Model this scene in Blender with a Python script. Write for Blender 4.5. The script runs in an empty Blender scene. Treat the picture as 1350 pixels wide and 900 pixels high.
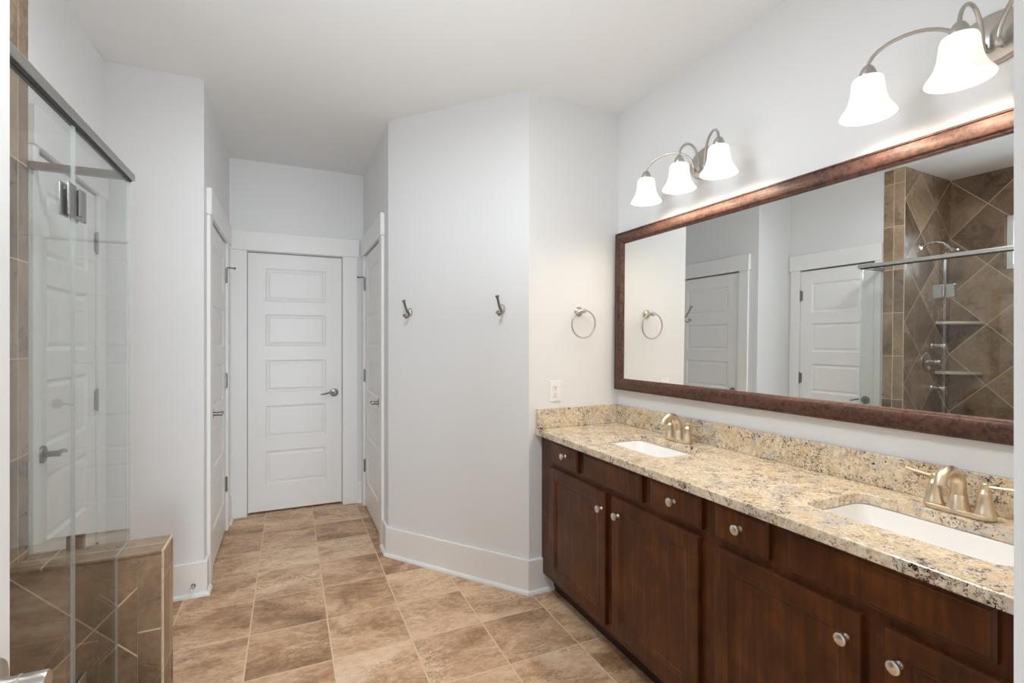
import bpy, bmesh, math, random
from mathutils import Vector, Matrix
PI = math.pi
R = math.radians
random.seed(7)
scene = bpy.context.scene
COL = scene.collection

# ------------------------------------------------------------------ camera, world, exposure
cam_d = bpy.data.cameras.new('camera')
cam_d.sensor_fit = 'HORIZONTAL'; cam_d.sensor_width = 36.0
cam_d.lens = 649.0 / 1350.0 * 36.0
cam_d.clip_start = 0.01
cam = bpy.data.objects.new('camera', cam_d); COL.objects.link(cam)
cam.location = (0, 0, 1.335)
cam.rotation_euler = (R(90), 0, -0.4252)
scene.camera = cam

WORLD_STRENGTH = 0.45
BULB_EMISSION = 95.0
EXPOSURE = 0.36
world = bpy.data.worlds.new('world'); scene.world = world
world.use_nodes = True
wn = world.node_tree
wn.nodes['Background'].inputs[0].default_value = (0.93, 0.965, 1.0, 1)
wn.nodes['Background'].inputs[1].default_value = WORLD_STRENGTH
scene.view_settings.view_transform = 'Standard'
scene.view_settings.look = 'None'
scene.view_settings.gamma = 1.0
scene.view_settings.use_curve_mapping = False
scene.view_settings.exposure = EXPOSURE
scene.cycles.max_bounces = 14
scene.cycles.diffuse_bounces = 8
scene.cycles.glossy_bounces = 6
scene.cycles.transparent_max_bounces = 24

def area_light(name, loc, rot, sx, sy, watt, col):
    d = bpy.data.lights.new(name, 'AREA'); d.shape = 'RECTANGLE'; d.size = sx; d.size_y = sy
    d.energy = watt; d.color = col
    o = bpy.data.objects.new(name, d); o.location = loc; o.rotation_euler = rot; COL.objects.link(o)
    return o
# daylight of the bedroom behind the camera, coming in through the open doorway
area_light('bedroom_daylight', (0.15, -1.3, 1.6), (R(90), 0, 0), 2.2, 1.8, 11.0, (0.83, 0.925, 1.0))
area_light('doorway_fill', (0.05, -4.0, 1.2), (R(90), 0, 0), 1.3, 1.3, 108.0, (0.83, 0.925, 1.0))  # added fill far behind the doorway for the hall; no window known there
# daylight outside the small shower window
area_light('shower_window_daylight', (-1.78, 1.42, 2.2), (0, R(-90), 0), 0.5, 0.8, 15.0, (0.84, 0.925, 1.0))
# unseen soft overhead fill, added to brighten the room and its lower walls
area_light('overhead_fill', (0.22, 1.42, 2.58), (0, 0, 0), 0.4, 0.4, 15.0, (0.90, 0.955, 1.0))

# added upward fill, bounced off the ceiling to even out the room light
area_light('upward_fill', (0.30, 1.45, 1.45), (PI, 0, 0), 0.7, 0.7, 7.2, (0.92, 0.965, 1.0))

# ------------------------------------------------------------------ node helper
class NT:
    def __init__(s, mat):
        s.t = mat.node_tree; s.n = s.t.nodes; s.l = s.t.links
    def put(s, sock, v):
        if v is None: return
        if isinstance(v, bpy.types.NodeSocket): s.l.new(v, sock)
        else:
            try: sock.default_value = v
            except Exception:
                sock.default_value = (v, v, v) if not hasattr(v, '__len__') else tuple(v) + (1.0,)
    def new(s, typ, **kw):
        n = s.n.new(typ)
        for k, v in kw.items(): setattr(n, k, v)
        return n
    def m(s, op, a, b=None, c=None, clamp=False):
        n = s.new('ShaderNodeMath', operation=op); n.use_clamp = clamp
        s.put(n.inputs[0], a); s.put(n.inputs[1], b); s.put(n.inputs[2], c)
        return n.outputs[0]
    def pos(s):
        n = s.new('ShaderNodeNewGeometry'); return n.outputs['Position']
    def obj(s):
        return s.new('ShaderNodeTexCoord').outputs['Object']
    def sep(s, v):
        n = s.new('ShaderNodeSeparateXYZ'); s.put(n.inputs[0], v); return n.outputs
    def comb(s, x, y, z):
        n = s.new('ShaderNodeCombineXYZ'); s.put(n.inputs[0], x); s.put(n.inputs[1], y); s.put(n.inputs[2], z); return n.outputs[0]
    def vm(s, op, a, b):
        n = s.new('ShaderNodeVectorMath', operation=op); s.put(n.inputs[0], a); s.put(n.inputs[1], b); return n.outputs[0]
    def noise(s, vec, scale, detail=4, rough=0.55, dist=0.0):
        n = s.new('ShaderNodeTexNoise'); s.put(n.inputs['Vector'], vec)
        n.inputs['Scale'].default_value = scale; n.inputs['Detail'].default_value = detail
        n.inputs['Roughness'].default_value = rough; n.inputs['Distortion'].default_value = dist
        return n.outputs['Fac']
    def voro(s, vec, scale, rnd=1.0):
        n = s.new('ShaderNodeTexVoronoi'); s.put(n.inputs['Vector'], vec)
        n.inputs['Scale'].default_value = scale; n.inputs['Randomness'].default_value = rnd
        return n.outputs
    def white(s, vec):
        n = s.new('ShaderNodeTexWhiteNoise', noise_dimensions='3D'); s.put(n.inputs['Vector'], vec); return n.outputs
    def ramp(s, fac, stops, interp='LINEAR'):
        n = s.new('ShaderNodeValToRGB'); cr = n.color_ramp; cr.interpolation = interp
        while len(cr.elements) < len(stops): cr.elements.new(0.5)
        for e, (p, c) in zip(cr.elements, stops):
            e.position = p; e.color = tuple(c) + (1.0,) if len(c) == 3 else c
        s.put(n.inputs[0], fac); return n.outputs[0]
    def mix(s, fac, a, b, blend='MIX'):
        n = s.new('ShaderNodeMix', data_type='RGBA', blend_type=blend)
        s.put(n.inputs[0], fac)
        for i, v in ((6, a), (7, b)):
            if isinstance(v, bpy.types.NodeSocket): s.l.new(v, n.inputs[i])
            else: n.inputs[i].default_value = tuple(v) + ((1.0,) if len(v) == 3 else ())
        return n.outputs[2]
    def bump(s, h, strength=0.2, dist=0.002):
        n = s.new('ShaderNodeBump'); n.inputs['Strength'].default_value = strength
        n.inputs['Distance'].default_value = dist; s.put(n.inputs['Height'], h); return n.outputs[0]
    def maprange(s, v, a, b, c=0.0, d=1.0):
        n = s.new('ShaderNodeMapRange'); n.interpolation_type = 'SMOOTHSTEP'
        s.put(n.inputs[0], v); n.inputs[1].default_value = a; n.inputs[2].default_value = b
        n.inputs[3].default_value = c; n.inputs[4].default_value = d
        return n.outputs[0]

def lin(r, g, b):
    f = lambda c: (c/255/12.92) if c/255 <= 0.04045 else ((c/255 + 0.055)/1.055)**2.4
    return (f(r), f(g), f(b))

def mat(name, col=(0.8, 0.8, 0.8), rough=0.5, metal=0.0, spec=0.5, coat=0.0):
    m = bpy.data.materials.new(name); m.use_nodes = True
    b = m.node_tree.nodes['Principled BSDF']
    b.inputs['Base Color'].default_value = tuple(col) + (1.0,)
    b.inputs['Roughness'].default_value = rough; b.inputs['Metallic'].default_value = metal
    b.inputs['Specular IOR Level'].default_value = spec
    b.inputs['Coat Weight'].default_value = coat
    return m
def bsdf(m): return m.node_tree.nodes['Principled BSDF']

# paint with a very faint roller texture
def paint(name, col, rough, bump=0.04, scale=220):
    m = mat(name, col, rough); t = NT(m)
    h = t.noise(t.pos(), scale, 2)
    t.put(bsdf(m).inputs['Normal'], t.bump(h, bump, 0.001))
    return m
M_WALL = paint('wall_paint', (0.79, 0.80, 0.81), 0.6)
M_CEIL = paint('ceiling_paint', (0.80, 0.81, 0.815), 0.8)
M_TRIM = paint('trim_paint', (0.86, 0.86, 0.855), 0.35, 0.02, 90)
M_DOOR = paint('door_paint', (0.85, 0.85, 0.845), 0.38, 0.03, 140)

def tile_material(name, ax, size, off, stops, grout, gw=0.005, rot45=False, vary=0.22, scale=3.2, rough=0.35, extra_joint=None, stretch=(1, 1, 1), asc=1.0, spec=0.5, veins=0.35):
    """stone-look ceramic tiles; ax = the two world axes of the surface, size = (su, sv), off = a joint crossing"""
    m = mat(name, (0.4, 0.3, 0.2), rough, 0.0, spec); t = NT(m)
    P = t.pos(); s = t.sep(P)
    a, b = s[ax[0]], s[ax[1]]
    a = t.m('MULTIPLY', t.m('SUBTRACT', a, off[0]), asc); b = t.m('SUBTRACT', b, off[1])
    if rot45:
        q = 1/math.sqrt(2)
        a, b = t.m('MULTIPLY', t.m('ADD', a, b), q), t.m('MULTIPLY', t.m('SUBTRACT', b, a), q)
    ua, ub = t.m('DIVIDE', a, size[0]), t.m('DIVIDE', b, size[1])
    ca, cb = t.m('FLOOR', ua), t.m('FLOOR', ub)
    def edge(u, sz):
        f = t.m('FRACT', u)
        return t.m('MULTIPLY', t.m('MINIMUM', f, t.m('SUBTRACT', 1.0, f)), sz)
    d = t.m('MINIMUM', edge(ua, size[0]), edge(ub, size[1]))
    if extra_joint:                      # a straight joint along a constant value of the first axis
        for axis, val in extra_joint:
            d = t.m('MINIMUM', d, t.m('ABSOLUTE', t.m('SUBTRACT', s[axis], val)))
    wob = t.m('MULTIPLY', t.m('SUBTRACT', t.noise(P, 40, 2), 0.5), 0.002)
    d = t.m('ADD', d, wob)
    tilemask = t.maprange(d, gw*0.5 - 0.0006, gw*0.5 + 0.0010)
    rnd = t.white(t.comb(ca, cb, 3.7))
    shift = t.vm('MULTIPLY', rnd['Color'], (9.0, 9.0, 9.0))
    V = t.vm('ADD', t.vm('MULTIPLY', P, stretch), shift)
    warp = t.noise(V, 2.0, 3, 0.6, 0.6)
    V2 = t.vm('ADD', V, t.comb(t.m('MULTIPLY', warp, 0.5), t.m('MULTIPLY', warp, -0.35), t.m('MULTIPLY', warp, 0.4)))
    n1 = t.noise(V2, scale, 9, 0.62, 0.5)
    n2 = t.noise(V, 38, 5, 0.65)
    fac = t.m('ADD', t.m('MULTIPLY', n1, 0.72), t.m('MULTIPLY', n2, 0.28))
    fac = t.m('ADD', fac, t.m('MULTIPLY', t.m('SUBTRACT', rnd['Value'], 0.5), vary))
    c = t.ramp(fac, stops)
    n3 = t.noise(V2, 11, 6, 0.7, 1.2)
    vein = t.m('SUBTRACT', 1.0, t.maprange(t.m('ABSOLUTE', t.m('SUBTRACT', n3, 0.5)), 0.0, 0.035))
    vein = t.m('MULTIPLY', vein, t.maprange(t.noise(V, 4.5, 2), 0.46, 0.62))
    c = t.mix(t.m('MULTIPLY', vein, veins), c, stops[0][1])
    speck = t.maprange(t.noise(V, 130, 2), 0.66, 0.74)
    c = t.mix(t.m('MULTIPLY', speck, 0.25), c, stops[0][1])
    c = t.mix(tilemask, grout, c)
    bs = bsdf(m); t.put(bs.inputs['Base Color'], c)
    t.put(bs.inputs['Roughness'], t.m('ADD', t.m('MULTIPLY', tilemask, rough - 0.8), t.m('ADD', 0.8, t.m('MULTIPLY', t.m('SUBTRACT', n1, 0.5), 0.3))))
    hgt = t.m('ADD', t.m('MULTIPLY', tilemask, 0.8), t.m('MULTIPLY', n1, 0.25))
    t.put(bs.inputs['Normal'], t.bump(hgt, 0.35, 0.003))
    return m
FLOOR_STOPS = [(0.30, lin(120, 87, 60)), (0.40, lin(164, 127, 94)), (0.49, lin(200, 163, 128)), (0.57, lin(222, 190, 157)), (0.68, lin(238, 214, 186))]
WALLT_STOPS = [(0.28, lin(92, 74, 56)), (0.42, lin(128, 105, 82)), (0.54, lin(154, 129, 104)), (0.70, lin(186, 162, 135))]
GROUT = lin(228, 200, 170)
GROUTW = lin(216, 196, 170)
TS = 0.3327
M_FLOOR = tile_material('floor_tile', (0, 1), (TS, TS), (-0.1644, 2.1916), FLOOR_STOPS, GROUT, 0.0055, vary=0.11, scale=3.0, rough=0.42, stretch=(0.9, 1.5, 1.0), veins=0.7)
D45 = TS*math.sqrt(2)
M_TILE_END = tile_material('shower_end_tile', (0, 2), (TS, TS), (-1.50, 2.24), WALLT_STOPS, GROUTW, 0.005, True, rough=0.26, asc=0.7057/0.664, spec=0.8)
M_TILE_BACK = tile_material('shower_back_tile', (1, 2), (TS, TS), (2.115, 2.24), WALLT_STOPS, GROUTW, 0.005, True, rough=0.3)
M_TILE_COLUMN = tile_material('tile_column', (1, 2), (0.072, TS), (2.1155, 1.277), WALLT_STOPS, GROUTW, 0.004, rough=0.3)
M_TILE_KNEE = tile_material('knee_wall_tile', (0, 2), (TS, TS), (-0.6075, 0.3475), WALLT_STOPS, GROUTW, 0.005, True, rough=0.3)
M_TILE_KNEE_EDGE = tile_material('knee_edge_tile', (0, 2), (0.08, TS), (-0.488, 0.31), WALLT_STOPS, GROUTW, 0.005, rough=0.3)
M_TILE_KNEE_END = tile_material('knee_end_tile', (1, 2), (0.1, TS), (2.127, 0.487), WALLT_STOPS, GROUTW, 0.0045, rough=0.3)
M_TILE_CAP = tile_material('knee_cap_tile', (0, 1), (TS, 0.1), (-0.745, 2.200), WALLT_STOPS, GROUTW, 0.0045, rough=0.28)
M_TILE_SHOWERFLOOR = tile_material('shower_floor_tile', (0, 1), (0.052, 0.052), (0, 0), WALLT_STOPS, GROUTW, 0.004, rough=0.4)

def granite():
    m = mat('granite', (0.7, 0.6, 0.45), 0.13); t = NT(m); P = t.pos()
    big = t.noise(P, 4.5, 4, 0.6, 0.8)
    cream = t.ramp(t.noise(P, 55, 4, 0.6, 0.4), [(0.32, lin(198, 182, 158)), (0.5, lin(223, 208, 181)), (0.68, lin(234, 226, 211))])
    gold = t.mix(t.m('MULTIPLY', t.maprange(t.noise(P, 16, 5, 0.65, 0.8), 0.48, 0.66), 0.7), cream, lin(214, 182, 138))
    pale = t.mix(t.m('MULTIPLY', t.maprange(t.noise(t.vm('ADD', P, (3.1, 7.7, 1.9)), 9, 4, 0.65, 0.8), 0.5, 0.66), 0.8), gold, lin(190, 186, 181))
    c = pale
    clus = t.m('MULTIPLY', t.m('SUBTRACT', t.noise(P, 17, 3, 0.6, 0.5), 0.5), 0.42)
    dens = t.m('ADD', clus, t.m('MULTIPLY', t.m('SUBTRACT', big, 0.5), 0.14))
    def flecks(scale, off, thr, col, k=1.0, soft=0.022, dist=0.9, amt=1.0):
        nonlocal c
        n_ = t.noise(t.vm('ADD', P, off), scale, 3, 0.55, dist)
        c = t.mix(t.m('MULTIPLY', t.maprange(t.m('ADD', n_, t.m('MULTIPLY', dens, k)), thr, thr+soft), amt), c, col)
    flecks(70, (0, 0, 0), 0.57, lin(182, 168, 152), 0.8, 0.05)
    flecks(120, (4.4, 1.3, 2.2), 0.61, lin(132, 116, 104), 0.9)
    flecks(105, (7.1, 3.9, 5.0), 0.665, lin(120, 84, 60), 0.6)
    flecks(115, (9.4, 5.3, 1.2), 0.65, lin(50, 43, 42), 1.0)
    flecks(62, (2.4, 6.3, 8.2), 0.70, lin(46, 40, 40), 0.8)
    t.put(bsdf(m).inputs['Base Color'], c)
    return m
M_GRANITE = granite()

def cabinet_wood():
    m = mat('dark_stained_wood', (0.06, 0.025, 0.012), 0.34, 0.0, 0.3); t = NT(m); P = t.obj()
    q = t.vm('MULTIPLY', P, (1.0, 9.0, 1.3))
    g1 = t.noise(t.vm('MULTIPLY', P, (20.0, 20.0, 1.5)), 3.0, 5, 0.6, 0.4)
    g2 = t.noise(P, 7.0, 4, 0.55, 0.6)
    f = t.m('ADD', t.m('MULTIPLY', g1, 0.45), t.m('MULTIPLY', g2, 0.55))
    c = t.ramp(f, [(0.3, lin(48, 22, 7)), (0.5, lin(76, 39, 15)), (0.7, lin(108, 61, 27))])
    t.put(bsdf(m).inputs['Base Color'], c)
    bsdf(m).inputs['Coat Weight'].default_value = 0.12; bsdf(m).inputs['Coat Roughness'].default_value = 0.25
    return m
M_WOOD = cabinet_wood()
M_WOODDARK = mat('cabinet_dark_wood', lin(44, 20, 10), 0.45)  # darker wood colour for carcass and toe kick

def bronze():
    m = mat('mottled_bronze', lin(90, 52, 36), 0.3, 0.15); t = NT(m); P = t.pos()
    f = t.m('ADD', t.m('MULTIPLY', t.noise(P, 24, 6, 0.7, 1.2), 0.6), t.m('MULTIPLY', t.noise(P, 90, 3, 0.6), 0.4))
    c = t.ramp(f, [(0.32, lin(33, 21, 18)), (0.45, lin(66, 41, 33)), (0.56, lin(96, 63, 50)), (0.68, lin(82, 64, 60))])
    t.put(bsdf(m).inputs['Base Color'], c)
    t.put(bsdf(m).inputs['Roughness'], t.m('ADD', 0.36, t.m('MULTIPLY', f, 0.3)))
    return m
M_BRONZE = bronze()
M_NICKEL = mat('brushed_nickel', (0.55, 0.52, 0.48), 0.28, 1.0)
M_NICKELDK = mat('satin_nickel', (0.27, 0.255, 0.235), 0.3, 1.0)
M_CHAMPAGNE = mat('champagne_nickel', (0.72, 0.61, 0.46), 0.33, 1.0)
M_KNOB = mat('pale_brushed_nickel', (0.80, 0.77, 0.72), 0.3, 1.0)
M_CHROME = mat('chrome', (0.75, 0.76, 0.78), 0.1, 1.0)
M_HINGE = mat('brushed_steel_hinge', (0.36, 0.35, 0.33), 0.22, 1.0)
M_RAIL = mat('rail_aluminium', (0.50, 0.49, 0.47), 0.32, 1.0)
M_PORCELAIN = mat('white_porcelain', (0.90, 0.90, 0.90), 0.08)
M_PLASTIC = mat('white_plastic', (0.86, 0.86, 0.85), 0.3)
M_SLOT = mat('dark_slot', (0.02, 0.02, 0.02), 0.6)
M_STONESHELF = mat('cream_stone', lin(214, 200, 176), 0.35)
M_RUBBER = mat('white_rubber', (0.75, 0.75, 0.74), 0.6)

M_SEAL = mat('black_seal', (0.015, 0.015, 0.015), 0.5)

def glass(name, tint, extra=0.0):
    m = bpy.data.materials.new(name); m.use_nodes = True; t = NT(m)
    n = t.n; n.clear()
    out = t.new('ShaderNodeOutputMaterial'); tr = t.new('ShaderNodeBsdfTransparent'); gl = t.new('ShaderNodeBsdfGlossy')
    tr.inputs[0].default_value = tint; gl.inputs['Roughness'].default_value = 0.0
    g = t.new('ShaderNodeNewGeometry'); dp = t.new('ShaderNodeVectorMath', operation='DOT_PRODUCT')
    t.l.new(g.outputs['Normal'], dp.inputs[0]); t.l.new(g.outputs['Incoming'], dp.inputs[1])
    cosv = t.m('ABSOLUTE', dp.outputs['Value'])
    f = t.m('ADD', 0.04, t.m('MULTIPLY', 0.96, t.m('POWER', t.m('SUBTRACT', 1.0, cosv, clamp=True), 5.0)))
    mx = t.new('ShaderNodeMixShader'); t.l.new(f, mx.inputs[0]); t.l.new(tr.outputs[0], mx.inputs[1]); t.l.new(gl.outputs[0], mx.inputs[2])
    last = mx.outputs[0]
    if extra > 0:                        # ground edge: a little light scatters out of it
        df = t.new('ShaderNodeBsdfDiffuse'); df.inputs[0].default_value = (0.78, 0.82, 0.81, 1)
        m2 = t.new('ShaderNodeMixShader'); m2.inputs[0].default_value = extra
        t.l.new(last, m2.inputs[1]); t.l.new(df.outputs[0], m2.inputs[2]); last = m2.outputs[0]
    t.l.new(last, out.inputs[0])
    return m
M_GLASS = glass('clear_glass', (0.972, 0.984, 0.980, 1))
M_GLASSEDGE = glass('glass_edge', (0.80, 0.87, 0.85, 1), 0.5)
def mirror_mat():
    m = bpy.data.materials.new('mirror_silver'); m.use_nodes = True; t = NT(m); t.n.clear()
    out = t.new('ShaderNodeOutputMaterial'); gl = t.new('ShaderNodeBsdfGlossy')
    gl.inputs[0].default_value = (0.90, 0.915, 0.905, 1); gl.inputs['Roughness'].default_value = 0.0
    t.l.new(gl.outputs[0], out.inputs[0]); return m
M_MIRROR = mirror_mat()
def shade_mat():
    m = bpy.data.materials.new('frosted_shade_glass'); m.use_nodes = True; t = NT(m); b = bsdf(m)
    b.inputs['Base Color'].default_value = (0.93, 0.92, 0.90, 1); b.inputs['Roughness'].default_value = 0.35
    b.inputs['Emission Color'].default_value = (1.0, 0.97, 0.92, 1); b.inputs['Emission Strength'].default_value = 0.24
    tl = t.new('ShaderNodeBsdfTranslucent'); tl.inputs[0].default_value = (0.95, 0.94, 0.92, 1)
    mx = t.new('ShaderNodeMixShader'); mx.inputs[0].default_value = 0.055
    out = t.n['Material Output']
    t.l.new(b.outputs[0], mx.inputs[1]); t.l.new(tl.outputs[0], mx.inputs[2]); t.l.new(mx.outputs[0], out.inputs[0])
    return m
M_SHADE = shade_mat()
M_BULB = mat('lit_bulb', (1, 0.97, 0.92), 0.5)
bsdf(M_BULB).inputs['Emission Color'].default_value = (1.0, 0.84, 0.65, 1)
bsdf(M_BULB).inputs['Emission Strength'].default_value = BULB_EMISSION

# ------------------------------------------------------------------ object helpers
def tag(o, label=None, cat=None, group=None, kind=None):
    if label: o['label'] = label
    if cat: o['category'] = cat
    if group: o['group'] = group
    if kind: o['kind'] = kind
    return o
def thing(name, label, cat, loc=(0, 0, 0), rz=0.0, group=None, kind=None, rot=None):
    o = bpy.data.objects.new(name, None); COL.objects.link(o)
    o.empty_display_size = 0.05
    o.location = loc; o.rotation_euler = rot if rot else (0, 0, rz)
    return tag(o, label, cat, group, kind)
def obj(name, bm, m, parent=None, smooth=False, bevel=0.0, segs=2, loc=None, label=None):
    bmesh.ops.recalc_face_normals(bm, faces=bm.faces)
    me = bpy.data.meshes.new(name); bm.to_mesh(me); bm.free()
    mats = m if isinstance(m, (list, tuple)) else [m]
    for mm in mats: me.materials.append(mm)
    o = bpy.data.objects.new(name, me); COL.objects.link(o)
    if parent: o.parent = parent
    if loc: o.location = loc
    if smooth:
        for p in me.polygons: p.use_smooth = True
        try: me.set_sharp_from_angle(angle=R(38))
        except Exception: pass
    if bevel > 0:
        b = o.modifiers.new('edge', 'BEVEL'); b.width = bevel; b.segments = segs
        b.limit_method = 'ANGLE'; b.angle_limit = R(40)
        b.harden_normals = False
    if label: o['label'] = label
    return o
def copy_tree(o, parent=None, shared=True):
    c = o.copy(); COL.objects.link(c); c.parent = parent
    for ch in o.children: copy_tree(ch, c)
    return c
def BM(): return bmesh.new()
def box(bm, x0, x1, y0, y1, z0, z1, mi=0):
    x0, x1 = min(x0, x1), max(x0, x1); y0, y1 = min(y0, y1), max(y0, y1); z0, z1 = min(z0, z1), max(z0, z1)
    v = [bm.verts.new(p) for p in ((x0,y0,z0),(x1,y0,z0),(x1,y1,z0),(x0,y1,z0),(x0,y0,z1),(x1,y0,z1),(x1,y1,z1),(x0,y1,z1))]
    fs = []
    for q in ((0,3,2,1),(4,5,6,7),(0,1,5,4),(1,2,6,5),(2,3,7,6),(3,0,4,7)):
        f = bm.faces.new([v[i] for i in q]); f.material_index = mi; fs.append(f)
    return fs
def boxbm(*a):
    bm = BM(); box(bm, *a); return bm
def frame_from(d, up=Vector((0, 0, 1))):
    d = d.normalized()
    if abs(d.dot(up)) > 0.98: up = Vector((0, 1, 0))
    x = up.cross(d).normalized(); y = d.cross(x)
    return x, y
def tube(bm, pts, radii, n=12, cap=True, mi=0, flat=1.0):
    pts = [Vector(p) for p in pts]
    if not hasattr(radii, '__len__'): radii = [radii]*len(pts)
    rings = []; x = None
    for i, p in enumerate(pts):
        if i == 0: d = pts[1] - pts[0]
        elif i == len(pts)-1: d = pts[-1] - pts[-2]
        else: d = (pts[i+1] - pts[i]).normalized() + (pts[i] - pts[i-1]).normalized()
        d.normalize()
        if x is None: x, y = frame_from(d)
        else:
            x = (x - d*x.dot(d)).normalized(); y = d.cross(x)
        rings.append([bm.verts.new(p + (x*math.cos(2*PI*k/n) + y*math.sin(2*PI*k/n)*flat)*radii[i]) for k in range(n)])
    for a, b in zip(rings, rings[1:]):
        for k in range(n):
            f = bm.faces.new((a[k], a[(k+1) % n], b[(k+1) % n], b[k])); f.material_index = mi
    if cap:
        for r_ in (rings[0], rings[-1]):
            f = bm.faces.new(r_); f.material_index = mi
    return rings
def lathe(bm, prof, origin=(0, 0, 0), axis=(0, 0, 1), n=24, mi=0, sx=1.0, sy=1.0, closed=False):
    """prof = [(radius, height)] swept about the axis"""
    o = Vector(origin); d = Vector(axis).normalized(); x, y = frame_from(d)
    rings = []
    for r_, h in prof:
        if r_ < 1e-6: rings.append([bm.verts.new(o + d*h)])
        else: rings.append([bm.verts.new(o + d*h + x*(r_*sx*math.cos(2*PI*k/n)) + y*(r_*sy*math.sin(2*PI*k/n))) for k in range(n)])
    pairs = list(zip(rings, rings[1:]))
    if closed: pairs.append((rings[-1], rings[0]))
    for a, b in pairs:
        if len(a) == 1 and len(b) == 1: continue
        for k in range(n):
            k2 = (k+1) % n
            if len(a) == 1: f = bm.faces.new((a[0], b[k2], b[k]))
            elif len(b) == 1: f = bm.faces.new((a[k], a[k2], b[0]))
            else: f = bm.faces.new((a[k], a[k2], b[k2], b[k]))
            f.material_index = mi
    return rings
def nested(bm, x0, x1, z0, z1, y, secs, close=True, sgn=1):
    """nested rectangles in the XZ plane: secs = [(inset, y offset)]; front faces -y"""
    rings = []
    for ins, dy in secs:
        rings.append([bm.verts.new(p) for p in ((x0+ins, y+dy, z0+ins), (x1-ins, y+dy, z0+ins), (x1-ins, y+dy, z1-ins), (x0+ins, y+dy, z1-ins))])
    for a, b in zip(rings, rings[1:]):
        for k in range(4):
            bm.faces.new((a[k], a[(k+1) % 4], b[(k+1) % 4], b[k]))
    if close: bm.faces.new(rings[-1])
    return rings

# ------------------------------------------------------------------ room shell
XM = 1.738                # mirror wall
YT = 2.345                # towel ring wall
XL = -0.836               # left wall beside the shower
YF = 3.045                # wall left of the hall
XHL, XHR, YB = -0.410, 0.566, 4.255
AX, AY = XHR, 3.126       # angled wall, far corner
BX, BY = 1.161, YT        # angled wall, near corner
XB = -1.50                # shower back wall
YS = 2.115                # shower end wall / knee wall front
YE = 0.139                # entry wall, room side
ZC = 2.78

def struct(name, bm, m, label, cat, parent=None, **kw):
    o = obj(name, bm, m, parent, **kw)
    return tag(o, label, cat, None, 'structure')

bm = BM(); box(bm, -1.72, 1.92, -2.4, 5.3, -0.12, 0.0)
struct('floor', bm, M_FLOOR, 'brown stone-look ceramic tile floor with pale grout lines', 'floor')

# ceiling, falling a little towards the mirror wall
bm = BM()
xs = [(-1.72, 2.718), (-0.836, 2.72), (0.35, 2.718), (0.62, 2.711), (0.9, 2.694), (1.2, 2.672), (1.5, 2.655), (1.92, 2.635)]
lo = [[bm.verts.new((x, y, z)) for y in (-0.02, 5.3)] for x, z in xs]
hi = [[bm.verts.new((x, y, 2.9)) for y in (-0.02, 5.3)] for x, z in xs]
for i in range(len(xs)-1):
    bm.faces.new((lo[i][0], lo[i+1][0], lo[i+1][1], lo[i][1])); bm.faces.new((hi[i][0], hi[i][1], hi[i+1][1], hi[i+1][0]))
    for j in (0, 1): bm.faces.new((lo[i][j], lo[i+1][j], hi[i+1][j], hi[i][j]))
for i in (0, -1): bm.faces.new((lo[i][0], lo[i][1], hi[i][1], hi[i][0]))
struct('ceiling', bm, M_CEIL, 'plain white painted ceiling over the whole bathroom', 'ceiling', smooth=True)

def wall_opening(bm, u0, u1, a0, a1, ztop, T, zt=ZC):
    """wall of thickness T in local (u along, t across), opening a0..a1 up to ztop; T = function box(u0,u1,z0,z1)"""
    T(u0, a0, 0, zt); T(a1, u1, 0, zt); T(a0, a1, ztop, zt)

# back wall with door opening
DB = (-0.292, 0.400)      # back door opening
bm = BM()
wall_opening(bm, XHL-0.11, XHR+0.11, DB[0], DB[1], 2.028, lambda a, b, c, d: box(bm, a, b, YB, YB+0.12, c, d))
struct('wall_back', bm, M_WALL, 'grey-white wall above the door at the end of the hall', 'wall')
# hall left wall with door opening
DL = (3.235, 3.995)
bm = BM()
wall_opening(bm, YF+0.11, YB, DL[0], DL[1], 2.035, lambda a, b, c, d: box(bm, XHL-0.11, XHL, a, b, c, d))
struct('wall_hall_left', bm, M_WALL, 'white wall on the left side of the short hall', 'wall')
DR = (3.376, 4.135)
bm = BM()
wall_opening(bm, AY+0.02, YB, DR[0], DR[1], 2.035, lambda a, b, c, d: box(bm, XHR, XHR+0.11, a, b, c, d))
struct('wall_hall_right', bm, M_WALL, 'white wall on the right side of the short hall', 'wall')
# wall left of the hall, facing the camera
bm = boxbm(XL-0.11, XHL, YF, YF+0.11, 0, ZC)
struct('wall_beside_hall', bm, M_WALL, 'white wall facing the camera between the glass shower and the hall', 'wall')
# angled wall
dv = Vector((BX-AX, BY-AY, 0)); LA = dv.length; dv.normalize(); nv = Vector((-dv.y, dv.x, 0))
if nv.y > 0: nv = -nv
def prism(bm, pts, z0, z1):
    a = [bm.verts.new((p[0], p[1], z0)) for p in pts]; b = [bm.verts.new((p[0], p[1], z1)) for p in pts]
    n = len(pts)
    for k in range(n): bm.faces.new((a[k], a[(k+1) % n], b[(k+1) % n], b[k]))
    bm.faces.new(a); bm.faces.new(b)
bm = BM()
prism(bm, [(AX, AY), (BX, BY), (BX+0.05, BY+0.11), (AX+0.11, AY+0.06), (AX, AY+0.02)], 0, ZC)
struct('wall_angled', bm, M_WALL, 'angled white wall carrying the two robe hooks', 'wall')
bm = BM(); prism(bm, [(BX, YT), (XM, YT), (XM, YT+0.11), (BX+0.05, YT+0.11)], 0, ZC)
struct('wall_towel_ring', bm, M_WALL, 'short white wall at the far end of the vanity with the towel ring', 'wall')
bm = boxbm(XM, XM+0.16, -0.02, 5.3, 0, ZC)
struct('wall_right', bm, M_WALL, 'white wall behind the big framed mirror', 'wall')
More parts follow.
